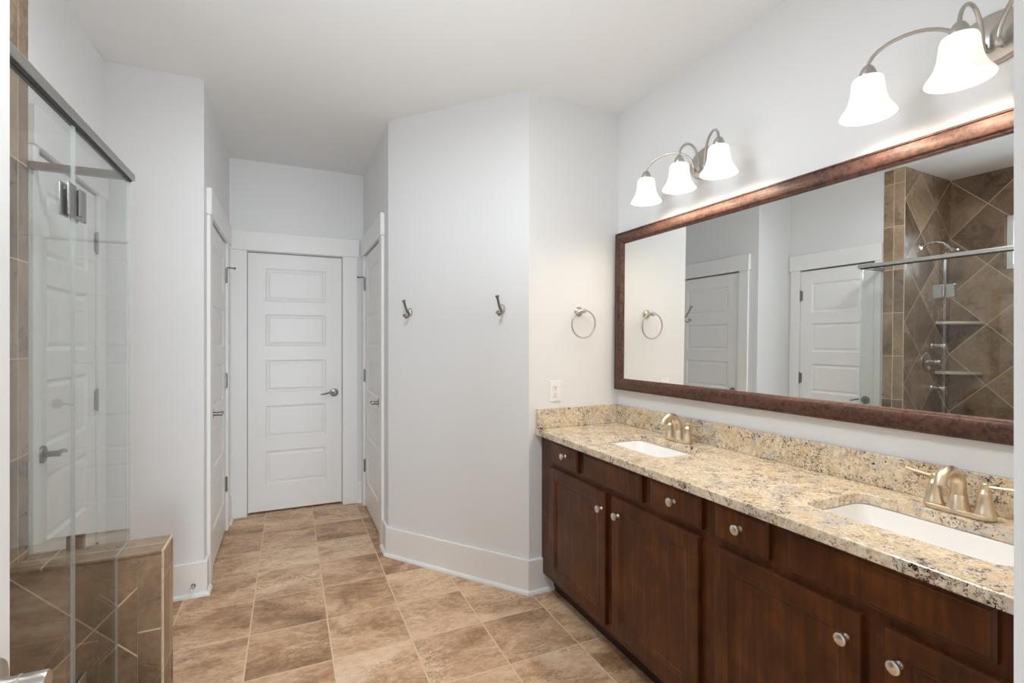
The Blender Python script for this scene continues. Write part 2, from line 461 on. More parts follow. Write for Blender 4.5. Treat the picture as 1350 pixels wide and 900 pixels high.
# left wall piece with the closet door seen through the glass
D4 = (2.315, 2.935)
bm = BM()
wall_opening(bm, YS+0.004, YF+0.02, D4[0], D4[1], 2.035, lambda a, b, c, d: box(bm, XL-0.11, XL, a, b, c, d))
struct('wall_left', bm, M_WALL, 'white wall around the closet door behind the shower glass', 'wall')
# shower walls
bm = boxbm(XB, XL-0.0005, YS, YS+0.06, 0, ZC); struct('wall_shower_end', bm, M_TILE_END, 'diagonal brown tile wall of the shower with the valves', 'wall')
WY0, WY1, WZ0, WZ1 = 1.10, 1.78, 1.95, 2.36
bm = BM()
box(bm, XB-0.15, XB, -0.02, WY0, 0, ZC); box(bm, XB-0.15, XB, WY1, YS+0.06, 0, ZC)
box(bm, XB-0.15, XB, WY0, WY1, 0, WZ0); box(bm, XB-0.15, XB, WY0, WY1, WZ1, ZC)
struct('wall_shower_back', bm, M_TILE_BACK, 'diagonal brown tile back wall of the shower around a small high window', 'wall')
bm = boxbm(XB-0.15, XB, YS+0.06, 5.3, 0, ZC); struct('wall_outer_left', bm, M_WALL, 'plain outer wall of the closets on the left', 'wall')
bm = boxbm(XB, XM, 5.2, 5.3, 0, ZC); struct('wall_outer_back', bm, M_WALL, 'plain outer wall beyond the hall door', 'wall')
bm = boxbm(XB, -0.50, 0.95, 1.03, 0, ZC); struct('wall_shower_near', bm, M_TILE_END, 'tiled near side wall of the shower', 'wall')
# entry wall with the doorway the camera stands in
bm = BM()
wall_opening(bm, XB, XM, -0.368, 0.380, 2.06, lambda a, b, c, d: box(bm, a, b, -0.0, YE, c, d))
struct('wall_entry', bm, M_TRIM, 'white jamb and wall of the doorway in front of the vanity', 'wall')

# window of the shower
w = thing('window_1', 'small high white-framed window in the shower back wall', 'window', (XB-0.06, (WY0+WY1)/2, WZ0), kind='structure')
hw, hh = (WY1-WY0)/2, WZ1-WZ0
bm = BM()
for a0, a1, c0, c1 in ((-hw, hw, 0, 0.04), (-hw, hw, hh-0.04, hh), (-hw, -hw+0.04, 0.04, hh-0.04), (hw-0.04, hw, 0.04, hh-0.04), (-0.015, 0.015, 0.04, hh-0.04)):
    box(bm, -0.03, 0.03, a0, a1, c0, c1)
obj('window_frame', bm, M_TRIM, w, bevel=0.004)
obj('window_pane', boxbm(-0.004, 0.004, -hw+0.04, hw-0.04, 0.04, hh-0.04), M_GLASS, w)

# tile column on the left wall's end
bm = boxbm(XL, XL+0.008, YS+0.0005, 2.258, 0, 2.719)
struct('trim_1', bm, M_TILE_COLUMN, 'narrow two-column brown tile strip up the left wall end', 'tile trim')

# ------------------------------------------------------------------ knee wall of the shower
KX1 = -0.410; KY0, KY1, KZ = YS+0.010, 2.283, 0.588
k = thing('wall_shower_knee', 'low brown-tiled knee wall carrying the shower return glass', 'knee wall', (0, 0, 0), kind='structure')
obj('tiled_front', boxbm(XL+0.009, -0.487, KY0-0.0005, KY1-0.01, 0, KZ-0.012), M_TILE_KNEE, k)
obj('edge_tiles', boxbm(-0.487, KX1-0.008, KY0-0.002, KY1-0.01, 0, KZ-0.012), M_TILE_KNEE_EDGE, k, bevel=0.002)
obj('end_tiles', boxbm(KX1-0.008, KX1, KY0, KY1, 0, KZ-0.012), M_TILE_KNEE_END, k, bevel=0.002)
obj('cap_tiles', boxbm(XL+0.009, KX1, KY0-0.004, KY1, KZ-0.012, KZ), M_TILE_CAP, k, bevel=0.003)
# curb under the glass door
bm = boxbm(-0.61, -0.48, 1.03, KY0-0.003, 0, 0.11)
struct('trim_2', bm, M_TILE_CAP, 'low tiled curb under the glass shower door', 'curb', bevel=0.004)
bm = boxbm(XB, -0.61, 1.03, YS, 0, 0.03)
struct('floor_shower', bm, M_TILE_SHOWERFLOOR, 'small-tiled floor of the shower', 'floor')

# ------------------------------------------------------------------ baseboards
def base_run(name, p, q, label, ext0=0.0, ext1=0.0, nrm=None):
    p, q = Vector((p[0], p[1], 0)), Vector((q[0], q[1], 0)); d = (q-p).normalized(); n_ = Vector(nrm)
    def pr(t, z0, z1, o0, o1):
        bm = BM()
        a = p - d*ext0*t/0.016*1.0; b = q + d*ext1*t/0.016
        prism(bm, [p, q, b + n_*t, a + n_*t], z0, z1)
        return bm
    o = struct(name, pr(0.016, 0, 0.178, 0, 0), M_TRIM, label, 'baseboard', bevel=0.004)
    # quarter round shoe
    bm = BM(); rings = []
    prof = [(0.016, 0.0), (0.031, 0.0), (0.030, 0.009), (0.025, 0.016), (0.016, 0.02)]
    for P_, sg, e in ((p, -1, ext0), (q, 1, ext1)):
        rings.append([bm.verts.new(P_ + n_*t + d*sg*e*t/0.016 + Vector((0, 0, z))) for t, z in prof])
    m_ = len(prof)
    for i in range(m_): bm.faces.new((rings[0][i], rings[0][(i+1) % m_], rings[1][(i+1) % m_], rings[1][i]))
    bm.faces.new(rings[0]); bm.faces.new(rings[1])
    obj('shoe_moulding', bm, M_TRIM, o)
    return o
te = 0.016*math.tan(R(26))
base_run('baseboard_angled', (AX-0.001, AY), (BX, BY), 'tall white baseboard with shoe moulding along the angled hook wall', 0.004, 0.0075, nv)
base_run('baseboard_towel', (BX, YT), (1.305, YT), 'short white baseboard piece between angled wall and vanity', 0.0075, 0.0, (0, -1, 0))
base_run('baseboard_hall', (-0.80, YF), (XHL, YF), 'white baseboard on the wall between shower and hall', 0.0, 0.016, (0, -1, 0))
base_run('baseboard_hall_left', (XHL, YF), (XHL, 3.115), 'tiny white baseboard return at the left hall corner', 0.016, 0.0, (1, 0, 0))
base_run('baseboard_hall_right', (XHR, AY), (XHR, 3.272), 'tiny white baseboard piece at the right hall corner', 0.004, 0.0, (-1, 0, 0))
base_run('baseboard_back_right', (0.514, YB), (XHR, YB), 'tiny white baseboard at right of the hall end door', 0.0, 0.0, (0, -1, 0))
base_run('baseboard_left_corner', (XHL, 4.10), (XHL, YB-0.025), 'tiny white baseboard at left of the hall end door', 0.0, 0.0, (1, 0, 0))

# ------------------------------------------------------------------ doors (local frame: x along, face towards -y, z up)
def lever_bm():
    pass
def make_lever(parent, x, z, side, y=0.0, mname=None):
    """lever set; side = +1 lever points to +x"""
    mt = mname or M_NICKELDK
    bm = BM(); lathe(bm, [(0, 0), (0.032, 0), (0.033, 0.004), (0.030, 0.009), (0.016, 0.012), (0.0, 0.0125)], (x, y, z), (0, -1, 0), 28)
    r_ = obj('lever_handle', bm, mt, parent, smooth=True)
    bm = BM(); lathe(bm, [(0.0, 0.012), (0.0125, 0.012), (0.011, 0.03), (0.012, 0.05), (0.011, 0.055), (0, 0.056)], (x, y, z), (0, -1, 0), 18)
    obj('spindle', bm, mt, r_, smooth=True)
    bm = BM()
    pts = []; rad = []
    for i in range(13):
        t = i/12
        pts.append((x + side*(t*0.108 - 0.006), y - 0.046 - 0.010*math.sin(t*PI)*0.8 + 0.012*t*t, z + 0.006*math.sin(t*PI*1.6) - 0.004*t))
        rad.append(0.0105 - 0.0045*t if i not in (0, 12) else 0.005)
    tube(bm, pts, rad, 12, flat=0.8)
    obj('lever', bm, mt, r_, smooth=True)
    return r_
def make_hinge(parent, x, z, y=0.0, stop=False, side=1):
    bm = BM()
    lathe(bm, [(0, -0.047), (0.0065, -0.047), (0.0065, 0.047), (0, 0.047)], (x, y-0.006, z), (0, 0, 1), 12)
    box(bm, x-side*0.008, x+side*0.022, y-0.0035, y+0.002, z-0.044, z+0.044)
    h = obj('hinge', bm, M_NICKELDK, parent, smooth=True)
    bm = BM()
    for zz in (-0.05, 0.05): lathe(bm, [(0, -0.004), (0.005, -0.003), (0.005, 0.003), (0, 0.004)], (x, y-0.006, z+zz), (0, 0, 1), 10)
    obj('pin', bm, M_NICKELDK, h, smooth=True)
    if stop:
        bm = BM(); tube(bm, [(x, y-0.008, z+0.056), (x-side*0.012, y-0.03, z+0.056), (x-side*0.022, y-0.055, z+0.056)], [0.005, 0.005, 0.004], 8)
        lathe(bm, [(0, 0), (0.009, 0), (0.009, 0.006), (0, 0.006)], (x-side*0.022, y-0.053, z+0.056), (-side*0.4, -0.9, 0), 10)
        obj('hinge_stop', bm, M_NICKELDK, h, smooth=True)
    return h
PANELS = [(0.218, 0.478), (0.578, 0.832), (0.938, 1.190), (1.298, 1.548), (1.648, 1.905)]
def leaf_bm(wd, z0, z1, stile, thick=0.035):
    bm = BM()
    xs = [0, stile, wd-stile, wd]
    zs = [z0] + [q for p in PANELS for q in p] + [z1]
    for i in range(3):
        for j in range(len(zs)-1):
            if i == 1 and j % 2 == 1:
                nested(bm, xs[1], xs[2], zs[j], zs[j+1], 0, [(0, 0), (0.004, 0.004), (0.011, 0.009), (0.018, 0.0095), (0.034, 0.004)])
            else:
                bm.faces.new([bm.verts.new(p) for p in ((xs[i], 0, zs[j]), (xs[i+1], 0, zs[j]), (xs[i+1], 0, zs[j+1]), (xs[i], 0, zs[j+1]))])
    b = [bm.verts.new(p) for p in ((0, thick, z0), (wd, thick, z0), (wd, thick, z1), (0, thick, z1))]; bm.faces.new(b)
    for a, c in ((( 0, 0, z0), (wd, 0, z0)), ((wd, 0, z0), (wd, 0, z1)), ((wd, 0, z1), (0, 0, z1)), ((0, 0, z1), (0, 0, z0))):
        bm.faces.new([bm.verts.new(p) for p in (a, c, (c[0], thick, c[2]), (a[0], thick, a[2]))])
    bmesh.ops.remove_doubles(bm, verts=bm.verts, dist=1e-5)
    return bm
def make_door(name, label, loc, rz, w_, lever_side, face_y, hinge_x=None, stile=0.12, stops=False, gap=0.003):
    """opening width w_, leaf set back face_y behind the wall face; lever_side +1 = lever at the x=w side"""
    d = thing(name, label, 'door', loc, rz, kind='structure')
    lf = obj('door_leaf', leaf_bm(w_-2*gap-0.0, 0.014, 2.018, stile), M_DOOR, d, loc=(gap, face_y, 0))
    lx = w_-0.062 if lever_side > 0 else 0.062
    make_lever(d, lx, 0.917, -lever_side, face_y)
    if hinge_x is not None:
        sd = 1 if hinge_x < w_/2 else -1
        for i, z in enumerate((0.33, 1.06, 1.80)):
            make_hinge(d, hinge_x, z, face_y, stops and i == 2, sd)
    return d
def make_casing(name, label, loc, rz, w_, left=0.1, right=0.1, depth=0.12, hl=None, hr=None, reveal=0.0, head=0.145, top=2.03, jamb_back=0.045, shift=0.0):
    """flat craftsman casing round an opening, with jamb lining"""
    c = thing(name, label, 'door casing', loc, rz, kind='structure')
    if left: obj('side_casing', boxbm(-left, -reveal, -0.018, 0, 0, top), M_TRIM, c, bevel=0.003)
    if right: obj('side_casing', boxbm(w_+reveal, w_+right, -0.018, 0, 0, top), M_TRIM, c, bevel=0.003)
    hl = left + 0.012 if hl is None else hl; hr = right + 0.012 if hr is None else hr
    obj('head_casing', boxbm(-hl, w_+hr, -0.026, 0, top, top+head), M_TRIM, c, bevel=0.004)
    bm = BM()       # stop behind the leaf
    y0 = jamb_back
    box(bm, 0, 0.012, y0, depth, 0, top); box(bm, w_-0.012, w_, y0, depth, 0, top); box(bm, 0.012, w_-0.012, y0, depth, top-0.012, top)
    obj('door_stop_strip', bm, M_TRIM, c)
    return c
# end of hall
wB = DB[1]-DB[0]
make_door('door_1', 'white five-panel door closing the end of the hall', (DB[0], YB, 0), 0, wB, 1, 0.035, None, 0.122)
make_casing('trim_3', 'wide flat white casing around the door at the end of the hall', (DB[0], YB, 0), 0, wB, 0.114, 0.114, hl=0.1175, hr=0.128, depth=0.119, jamb_back=0.071)
# hall left (face +x)
wL = DL[1]-DL[0]
make_door('door_2', 'white panel door on the left side of the hall, seen edge-on', (XHL, DL[0], 0), R(90), wL, -1, -0.002, wL-0.001, 0.12, True)
make_casing('trim_4', 'white casing around the left hall door', (XHL, DL[0], 0), R(90), wL, 0.10, 0.10, depth=0.109, hl=0.112, hr=0.13)
# hall right (face -x); local x runs towards -Y
wR = DR[1]-DR[0]
make_door('door_3', 'white panel door on the right side of the hall, seen edge-on', (XHR, DR[1], 0), R(-90), wR, 1, -0.002, 0.001, 0.12, True)
make_casing('trim_5', 'white casing around the right hall door', (XHR, DR[1], 0), R(-90), wR, 0.095, 0.10, depth=0.109, hl=0.095, hr=0.112)
# left wall door behind the glass
w4 = D4[1]-D4[0]
make_door('door_4', 'white panel door seen through the shower glass', (XL, D4[0], 0), R(90), w4, -1, -0.002, w4-0.001, 0.10, False)
make_casing('trim_6', 'white casing of the door seen through the shower glass', (XL, D4[0], 0), R(90), w4, 0.045, 0.085, depth=0.109, hl=0.052, hr=0.098, head=0.14)
# entry door leaf, swung open into the room on the left
d5 = thing('door_5', 'white entry door standing open at the left edge with lever handle', 'door', (-0.330, YE+0.012, 0), R(90), kind='structure')
L5 = 0.85-YE-0.012
obj('door_leaf', leaf_bm(L5, 0.014, 2.04, 0.12), M_DOOR, d5)
bm = BM(); lathe(bm, [(0, 0), (0.033, 0), (0.034, 0.004), (0.031, 0.010), (0.017, 0.014), (0.0, 0.0145)], (L5-0.058, 0, 0.932-0.012), (0, -1, 0), 32)
lv = obj('lever_handle', bm, M_NICKEL, d5, smooth=True)
bm = BM(); lathe(bm, [(0, 0.012), (0.0165, 0.012), (0.0145, 0.02), (0.0145, 0.028), (0.0155, 0.029), (0.0155, 0.031), (0.0145, 0.032), (0.0145, 0.056), (0.0135, 0.058), (0, 0.059)], (L5-0.058, 0, 0.914), (0, -1, 0), 24)
obj('spindle', bm, M_NICKEL, lv, smooth=True)
bm = BM(); tube(bm, [(L5-0.055, -0.045, 0.912), (L5-0.085, -0.046, 0.910), (L5-0.125, -0.045, 0.909), (L5-0.165, -0.040, 0.907)], [0.010, 0.011, 0.009, 0.006], 12)
obj('lever', bm, M_NICKEL, lv, smooth=True)
for z in (0.25, 1.03, 1.82): make_hinge(d5, 0.0, z, 0.0, False, 1)

# ------------------------------------------------------------------ shower glass
XG, YG, YD = -0.545, 2.262, 1.742     # front glass plane, return glass plane, door joint
ZR = 1.937
def glass_slab(bm, pts, thick, axis):
    """closed polygon extruded; faces 0/1 clear, rim = glass edge (material 1)"""
    if axis == 'x': P = lambda a, z, t: (t, a, z)
    else: P = lambda a, z, t: (a, t, z)
    f0 = [bm.verts.new(P(a, z, -thick/2)) for a, z in pts]; f1 = [bm.verts.new(P(a, z, thick/2)) for a, z in pts]
    bm.faces.new(f0).material_index = 0; bm.faces.new(f1).material_index = 0
    n = len(pts)
    for k_ in range(n): bm.faces.new((f0[k_], f0[(k_+1) % n], f1[(k_+1) % n], f1[k_])).material_index = 1
G = 0.008
t1 = thing('shower_front_glass', 'fixed clear glass panel notched over the tiled knee wall', 'shower glass', (XG, YD, 0.11))
bm = BM(); y1 = YG+0.004-YD; yk = KY0-0.006-YD
glass_slab(bm, [(0.004, 0.002), (yk, 0.002), (yk, KZ-0.11+0.003), (y1, KZ-0.11+0.003), (y1, ZR-0.11), (0.004, ZR-0.11)], G, 'x')
obj('glass_pane', bm, [M_GLASS, M_GLASSEDGE], t1)
t2 = thing('shower_return_glass', 'short clear glass return standing on the knee wall cap', 'shower glass', (XL+0.012, YG, KZ))
bm = BM(); glass_slab(bm, [(0.0, 0.003), (XG-G/2-0.003-XL-0.012, 0.003), (XG-G/2-0.003-XL-0.012, ZR-KZ), (0.0, ZR-KZ)], G, 'y')
obj('glass_pane', bm, [M_GLASS, M_GLASSEDGE], t2)
bm = BM(); box(bm, 0.10, 0.15, -0.011, 0.011, 0.001, 0.05)
obj('glass_clip', bm, M_NICKELDK, t2, bevel=0.003)
t3 = thing('shower_door', 'hinged frameless clear glass shower door nearest the camera', 'shower door', (XG, YD, 0.12))
bm = BM(); glass_slab(bm, [(-0.004, 0.004), (-0.66, 0.004), (-0.66, ZR-0.125), (-0.004, ZR-0.125)], G, 'x')
obj('glass_pane', bm, [M_GLASS, M_GLASSEDGE], t3)
for z in (0.34-0.12, 1.718-0.12):
    bm = BM()
    for s_ in (-1, 1):
        box(bm, s_*0.0055, s_*0.012, -0.058, -0.008, z-0.045, z+0.045)
    h = obj('hinge', bm, M_HINGE, t3, bevel=0.0035)
    bm = BM()
    for s_ in (-1, 1): box(bm, s_*0.0055, s_*0.012, 0.010, 0.062, z+0.01-0.045, z+0.01+0.045)
    obj('hinge_plate', bm, M_HINGE, t1, bevel=0.0035)
    bm = BM(); lathe(bm, [(0, -0.036), (0.0070, -0.036), (0.0070, 0.036), (0, 0.036)], (0.0135, 0.001, z), (0, 0, 1), 14)
    obj('knuckle', bm, M_HINGE, h, smooth=True)
bm = BM(); tube(bm, [(0.006, -0.60, 0.86), (0.05, -0.60, 0.86), (0.05, -0.60, 1.06), (0.006, -0.60, 1.06)], 0.008, 12)
obj('pull_handle', bm, M_CHROME, t3, smooth=True)
t4 = thing('shower_header_rail', 'long brushed metal header rail along the top of the shower glass', 'shower rail', (XG, 1.03, ZR))
bm = BM(); box(bm, -0.016, 0.016, 0.002, YG+0.020-1.03, 0.0, 0.027)
obj('rail_bar', bm, M_RAIL, t4, bevel=0.005, segs=3)
bm = BM(); box(bm, -0.008, 0.008, 0.004, YG+0.006-1.03, -0.006, 0.0)
obj('glass_seal', bm, M_SEAL, t4)
t5 = thing('shower_return_rail', 'short brushed metal rail from the wall to the glass corner', 'shower rail', (XL+0.010, YG, ZR))
bm = BM(); box(bm, 0.0, XG-0.017-XL-0.010, -0.014, 0.014, 0.0, 0.027)
obj('rail_bar', bm, M_RAIL, t5, bevel=0.003)

# ------------------------------------------------------------------ shower fittings (seen in the mirror)
def valve(name, label, x, z, big):
    v = thing(name, label, 'shower valve', (x, YS, z), group=None)
    r_ = 0.075 if big else 0.026
    bm = BM(); lathe(bm, [(0, 0), (r_, 0), (r_, 0.004), (r_*0.9, 0.010), (r_*0.35, 0.016), (0, 0.017)], (0, 0, 0), (0, -1, 0), 28)
    obj('escutcheon', bm, M_CHROME, v, smooth=True)
    bm = BM(); lathe(bm, [(0, 0.012), (0.021, 0.012), (0.019, 0.05), (0.020, 0.085), (0.016, 0.092), (0, 0.093)], (0, 0, 0), (0, -1, 0), 20)
    obj('knob_body', bm, M_CHROME, v, smooth=True)
    bm = BM(); tube(bm, [(0, -0.075, 0), (-0.01, -0.09, -0.018), (-0.012, -0.095, -0.05)], [0.008, 0.008, 0.005], 10)
    obj('lever', bm, M_CHROME, v, smooth=True)
VX = -1.18
valve('shower_valve', 'large round chrome shower valve with lever on the diagonal tile wall', VX+0.02, 1.235, True)
valve('diverter_valve', 'small chrome shower control above the large round valve', VX-0.06, 1.362, False)
valve('diverter_valve', 'small chrome shower control below the large round valve', VX-0.06, 1.03, False)
sh = thing('shower_sprayer', 'chrome shower head on a curved arm high on the tile wall', 'shower head', (-1.06, YS, 2.13))
bm = BM(); lathe(bm, [(0, 0), (0.03, 0), (0.028, 0.006), (0.012, 0.012), (0, 0.0125)], (0, 0, 0), (0, -1, 0), 20); obj('flange', bm, M_CHROME, sh, smooth=True)
bm = BM(); tube(bm, [(0, -0.005, 0), (0, -0.05, 0.018), (0, -0.10, 0.022), (0, -0.145, 0.005), (0, -0.17, -0.03)], 0.009, 12); obj('arm', bm, M_CHROME, sh, smooth=True)
bm = BM(); lathe(bm, [(0, -0.02), (0.012, -0.02), (0.016, 0.01), (0.04, 0.04), (0.045, 0.05), (0.042, 0.055), (0, 0.055)], (0, -0.172, -0.03), (0, -0.45, -0.9), 22); obj('spray_head', bm, M_CHROME, sh, smooth=True)
def corner_shelf(label, z):
    s_ = thing('corner_shelf', label, 'shower shelf', (XB, YS, z), group=None)
    bm = BM(); r_ = 0.22; pts = [(0, 0)] + [(r_*math.cos(a), -r_*math.sin(a)) for a in [i*PI/2/14 for i in range(15)]]
    prism(bm, [(a+0.0005, b-0.0005) for a, b in pts], 0, 0.022)
    obj('shelf_slab', bm, M_STONESHELF, s_, bevel=0.005)
corner_shelf('upper cream stone corner shelf in the tiled shower', 1.535)
corner_shelf('lower cream stone corner shelf in the tiled shower', 1.14)

# ------------------------------------------------------------------ vanity
XF = 1.236          # face frame front
XD = 1.216          # door fronts
CT, CB = 0.870, 0.838
Y0 = YE + 0.004
def front_local(bm, w_, h_, secs, thick=0.02):
    """door / drawer front in local yz: y 0..w, z 0..h, front towards -x; secs=[(inset, depth from the front)]"""
    def ring(ins, x): return [bm.verts.new(p) for p in ((x, ins, ins), (x, w_-ins, ins), (x, w_-ins, h_-ins), (x, ins, h_-ins))]
    rings = [ring(0, thick)] + [ring(i_, d_) for i_, d_ in secs]
    for a, b in zip(rings, rings[1:]):
        for k_ in range(4): bm.faces.new((a[k_], a[(k_+1) % 4], b[(k_+1) % 4], b[k_]))
    bm.faces.new(rings[0]); bm.faces.new(rings[-1])
DOOR_SECS = [(0.0, 0.004), (0.0015, 0.001), (0.004, 0.0), (0.052, 0.0), (0.0545, 0.003), (0.058, 0.004), (0.063, 0.005), (0.068, 0.0095), (0.072, 0.010)]
DRAW_SECS = [(0.0, 0.006), (0.003, 0.0045), (0.006, 0.004), (0.009, 0.001), (0.012, 0.0)]
def knob(parent, y, z):
    bm = BM(); lathe(bm, [(0, 0), (0.009, 0), (0.008, 0.003), (0.005, 0.007), (0.005, 0.014), (0.0135, 0.017), (0.0155, 0.021), (0.0145, 0.025), (0.010, 0.0275), (0, 0.028)], (0, y, z), (-1, 0, 0), 24)
    obj('knob', bm, M_KNOB, parent, smooth=True)
def cabinet(name, label, ya, yb, fronts, side_y=None):
    c = thing(name, label, 'vanity cabinet', (XF, ya, 0))
    w_ = yb-ya; dep = XM-0.002-XF
    bm = BM()
    box(bm, 0.02, dep, 0, 0.018, 0.10, CB-0.001); box(bm, 0.02, dep, w_-0.018, w_, 0.10, CB-0.001)
    box(bm, 0.02, dep, 0.018, w_-0.018, 0.10, 0.118); box(bm, dep-0.012, dep, 0.018, w_-0.018, 0.118, CB-0.001)
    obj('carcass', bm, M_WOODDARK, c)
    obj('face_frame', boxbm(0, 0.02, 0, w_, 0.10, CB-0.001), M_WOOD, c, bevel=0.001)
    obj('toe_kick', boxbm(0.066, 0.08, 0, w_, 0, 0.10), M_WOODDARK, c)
    for kind_, fa, fb, za, zb, kn in fronts:
        bm = BM(); front_local(bm, fb-fa, zb-za, DOOR_SECS if kind_ == 'door' else DRAW_SECS)
        f = obj(kind_, bm, M_WOOD, c, loc=(XD-XF, fa-ya, za))
        if kn: knob(f, kn[0]-fa, kn[1]-za)
    return c
zd0, zd1, zr0, zr1 = 0.135, 0.695, 0.722, 0.830
cabinet('vanity_cabinet', 'dark brown vanity cabinet at the far end, against the towel ring wall', 1.180, YT-0.003, [
    ('drawer', 1.955, 2.212, zr0, zr1, (2.062, 0.780)), ('false_front', 1.500, 1.906, zr0, zr1, None), ('drawer', 1.203, 1.452, zr0, zr1, (1.325, 0.780)),
    ('door', 1.735, 2.226, zd0, zd1, (1.760, 0.622)), ('door', 1.215, 1.688, zd0, zd1, (1.643, 0.627))])
cabinet('vanity_cabinet', 'dark brown vanity cabinet nearest the camera, below the second sink', Y0, 1.180, [
    ('drawer', 0.958, 1.147, zr0, zr1, (1.050, 0.780)), ('false_front', 0.470, 0.902, zr0, zr1, None), ('drawer', 0.20, 0.42, zr0, zr1, (0.31, 0.780)),
    ('door', 0.712, 1.147, zd0, zd1, (0.745, 0.627)), ('door', 0.205, 0.662, zd0, zd1, (0.632, 0.627))])

# granite worktop with two sink cut-outs
def rrect(cx, cy, hx, hy, r_, n):
    P = []
    for qx, qy, a0 in ((1, 1, 0), (-1, 1, 90), (-1, -1, 180), (1, -1, 270)):
        for i in range(n+1):
            a = R(a0 + 90*i/n); P.append((cx + qx*(hx-r_) + r_*math.cos(a), cy + qy*(hy-r_) + r_*math.sin(a)))
    return P
def rect_match(x0, x1, y0, y1, hole, n):
    out = []; cs = [(x1, y1), (x0, y1), (x0, y0), (x1, y0)]
    for q, (cx, cy) in enumerate(cs):
        for i in range(n+1):
            hx, hy = hole[q*(n+1)+i]
            h0 = hole[q*(n+1)]; h1 = hole[q*(n+1)+n]
            if q in (0, 2): s0, s1 = (cx, h0[1]), (h1[0], cy)
            else: s0, s1 = (h0[0], cy), (cx, h1[1])
            t = i/n
            if t <= 0.5: out.append((s0[0]+(cx-s0[0])*t*2, s0[1]+(cy-s0[1])*t*2))
            else: out.append((cx+(s1[0]-cx)*(t*2-1), cy+(s1[1]-cy)*(t*2-1)))
    return out
SINKS = [(1.478, 1.772), (1.478, 0.722)]
HX, HY = 0.132, 0.222
XW0, XW1 = 1.196, XM-0.001
bm = BM(); NSEG = 8
cells = [(YT-0.001, 1.247, SINKS[0]), (1.247, Y0, SINKS[1])]
for z in (CT, CB):
    for ya, yb, s_ in cells:
        if s_ is None:
            bm.faces.new([bm.verts.new((x, y, z)) for x, y in ((XW0, yb), (XW1, yb), (XW1, ya), (XW0, ya))])
        else:
            hole = rrect(s_[0], s_[1], HX, HY, 0.035, NSEG); outr = rect_match(XW0, XW1, yb, ya, hole, NSEG)
            a = [bm.verts.new((x, y, z)) for x, y in hole]; b = [bm.verts.new((x, y, z)) for x, y in outr]
            for k_ in range(len(a)): bm.faces.new((a[k_], a[(k_+1) % len(a)], b[(k_+1) % len(a)], b[k_]))
for s_ in SINKS:
    hole = rrect(s_[0], s_[1], HX, HY, 0.035, NSEG)
    a = [bm.verts.new((x, y, CT)) for x, y in hole]; b = [bm.verts.new((x, y, CB)) for x, y in hole]
    for k_ in range(len(a)): bm.faces.new((a[k_], a[(k_+1) % len(a)], b[(k_+1) % len(a)], b[k_]))
bmesh.ops.remove_doubles(bm, verts=bm.verts, dist=1e-5)
tops = [e for e in bm.edges if len(e.link_faces) == 1]
# outer side faces
pairs = {}
for v in bm.verts: pairs.setdefault((round(v.co.x, 4), round(v.co.y, 4)), {})[round(v.co.z, 3)] = v
for e in tops:
    p, q = e.verts
    if abs(p.co.z-CT) < 1e-4 and abs(q.co.z-CT) < 1e-4:
        p2 = pairs[(round(p.co.x, 4), round(p.co.y, 4))][round(CB, 3)]; q2 = pairs[(round(q.co.x, 4), round(q.co.y, 4))][round(CB, 3)]
        bm.faces.new((p, q, q2, p2))
wt = obj('granite_worktop', bm, M_GRANITE, None, bevel=0.004, segs=3)
tag(wt, 'long cream and grey speckled granite worktop with two sink cut-outs', 'worktop')
bs = obj('backsplash', boxbm(XM-0.021, XM-0.001, Y0, YT-0.001, CT+0.0005, 0.974), M_GRANITE, None, bevel=0.002)
tag(bs, 'long low granite backsplash strip under the mirror', 'backsplash')
bs = obj('backsplash', boxbm(1.203, XM-0.0215, YT-0.021, YT-0.001, CT+0.0005, 0.976), M_GRANITE, None, bevel=0.002)
tag(bs, 'short granite backsplash strip below the towel ring and outlet', 'backsplash')

# undermount basins
def loft(bm, secs, n=8, close_last=True):
    rings = []
    for cx, cy, hx, hy, r_, z in secs: rings.append([bm.verts.new((x, y, z)) for x, y in rrect(cx, cy, hx, hy, r_, n)])
    for a, b in zip(rings, rings[1:]):
        for k_ in range(len(a)): bm.faces.new((a[k_], a[(k_+1) % len(a)], b[(k_+1) % len(a)], b[k_]))
    if close_last: bm.faces.new(rings[-1])
    return rings
def sink(label, s_):
    o = thing('sink', label, 'sink', (s_[0], s_[1], CB))
    bm = BM(); zt = -0.001
    loft(bm, [(0, 0, HX+0.03, HY+0.03, 0.05, zt), (0, 0, HX-0.0, HY-0.0, 0.035, zt), (0, 0, HX-0.004, HY-0.004, 0.036, zt-0.01), (0, 0, HX-0.012, HY-0.016, 0.045, zt-0.08),
              (0, 0, HX-0.03, HY-0.035, 0.06, zt-0.115), (0, 0, HX-0.07, HY-0.09, 0.055, zt-0.127), (0, 0, 0.024, 0.024, 0.0239, zt-0.132)])
    loft(bm, [(0, 0, HX+0.03, HY+0.03, 0.05, zt), (0, 0, HX+0.03, HY+0.03, 0.05, zt-0.012), (0, 0, HX+0.006, HY+0.006, 0.045, zt-0.016), (0, 0, HX-0.0, HY-0.004, 0.055, zt-0.09),
              (0, 0, HX-0.03, HY-0.035, 0.06, zt-0.13), (0, 0, 0.03, 0.03, 0.0299, zt-0.145)])
    bmesh.ops.remove_doubles(bm, verts=bm.verts, dist=1e-6)
    obj('basin', bm, M_PORCELAIN, o, smooth=True)
    bm = BM(); lathe(bm, [(0, 0), (0.022, 0), (0.0225, 0.003), (0.018, 0.004), (0.015, 0.002), (0.0, 0.004)], (0, 0, zt-0.1315), (0, 0, 1), 24)
    obj('drain', bm, M_CHAMPAGNE, o, smooth=True)
sink('white rectangular undermount sink at the far end of the worktop', SINKS[0])
sink('white rectangular undermount sink nearest the camera', SINKS[1])

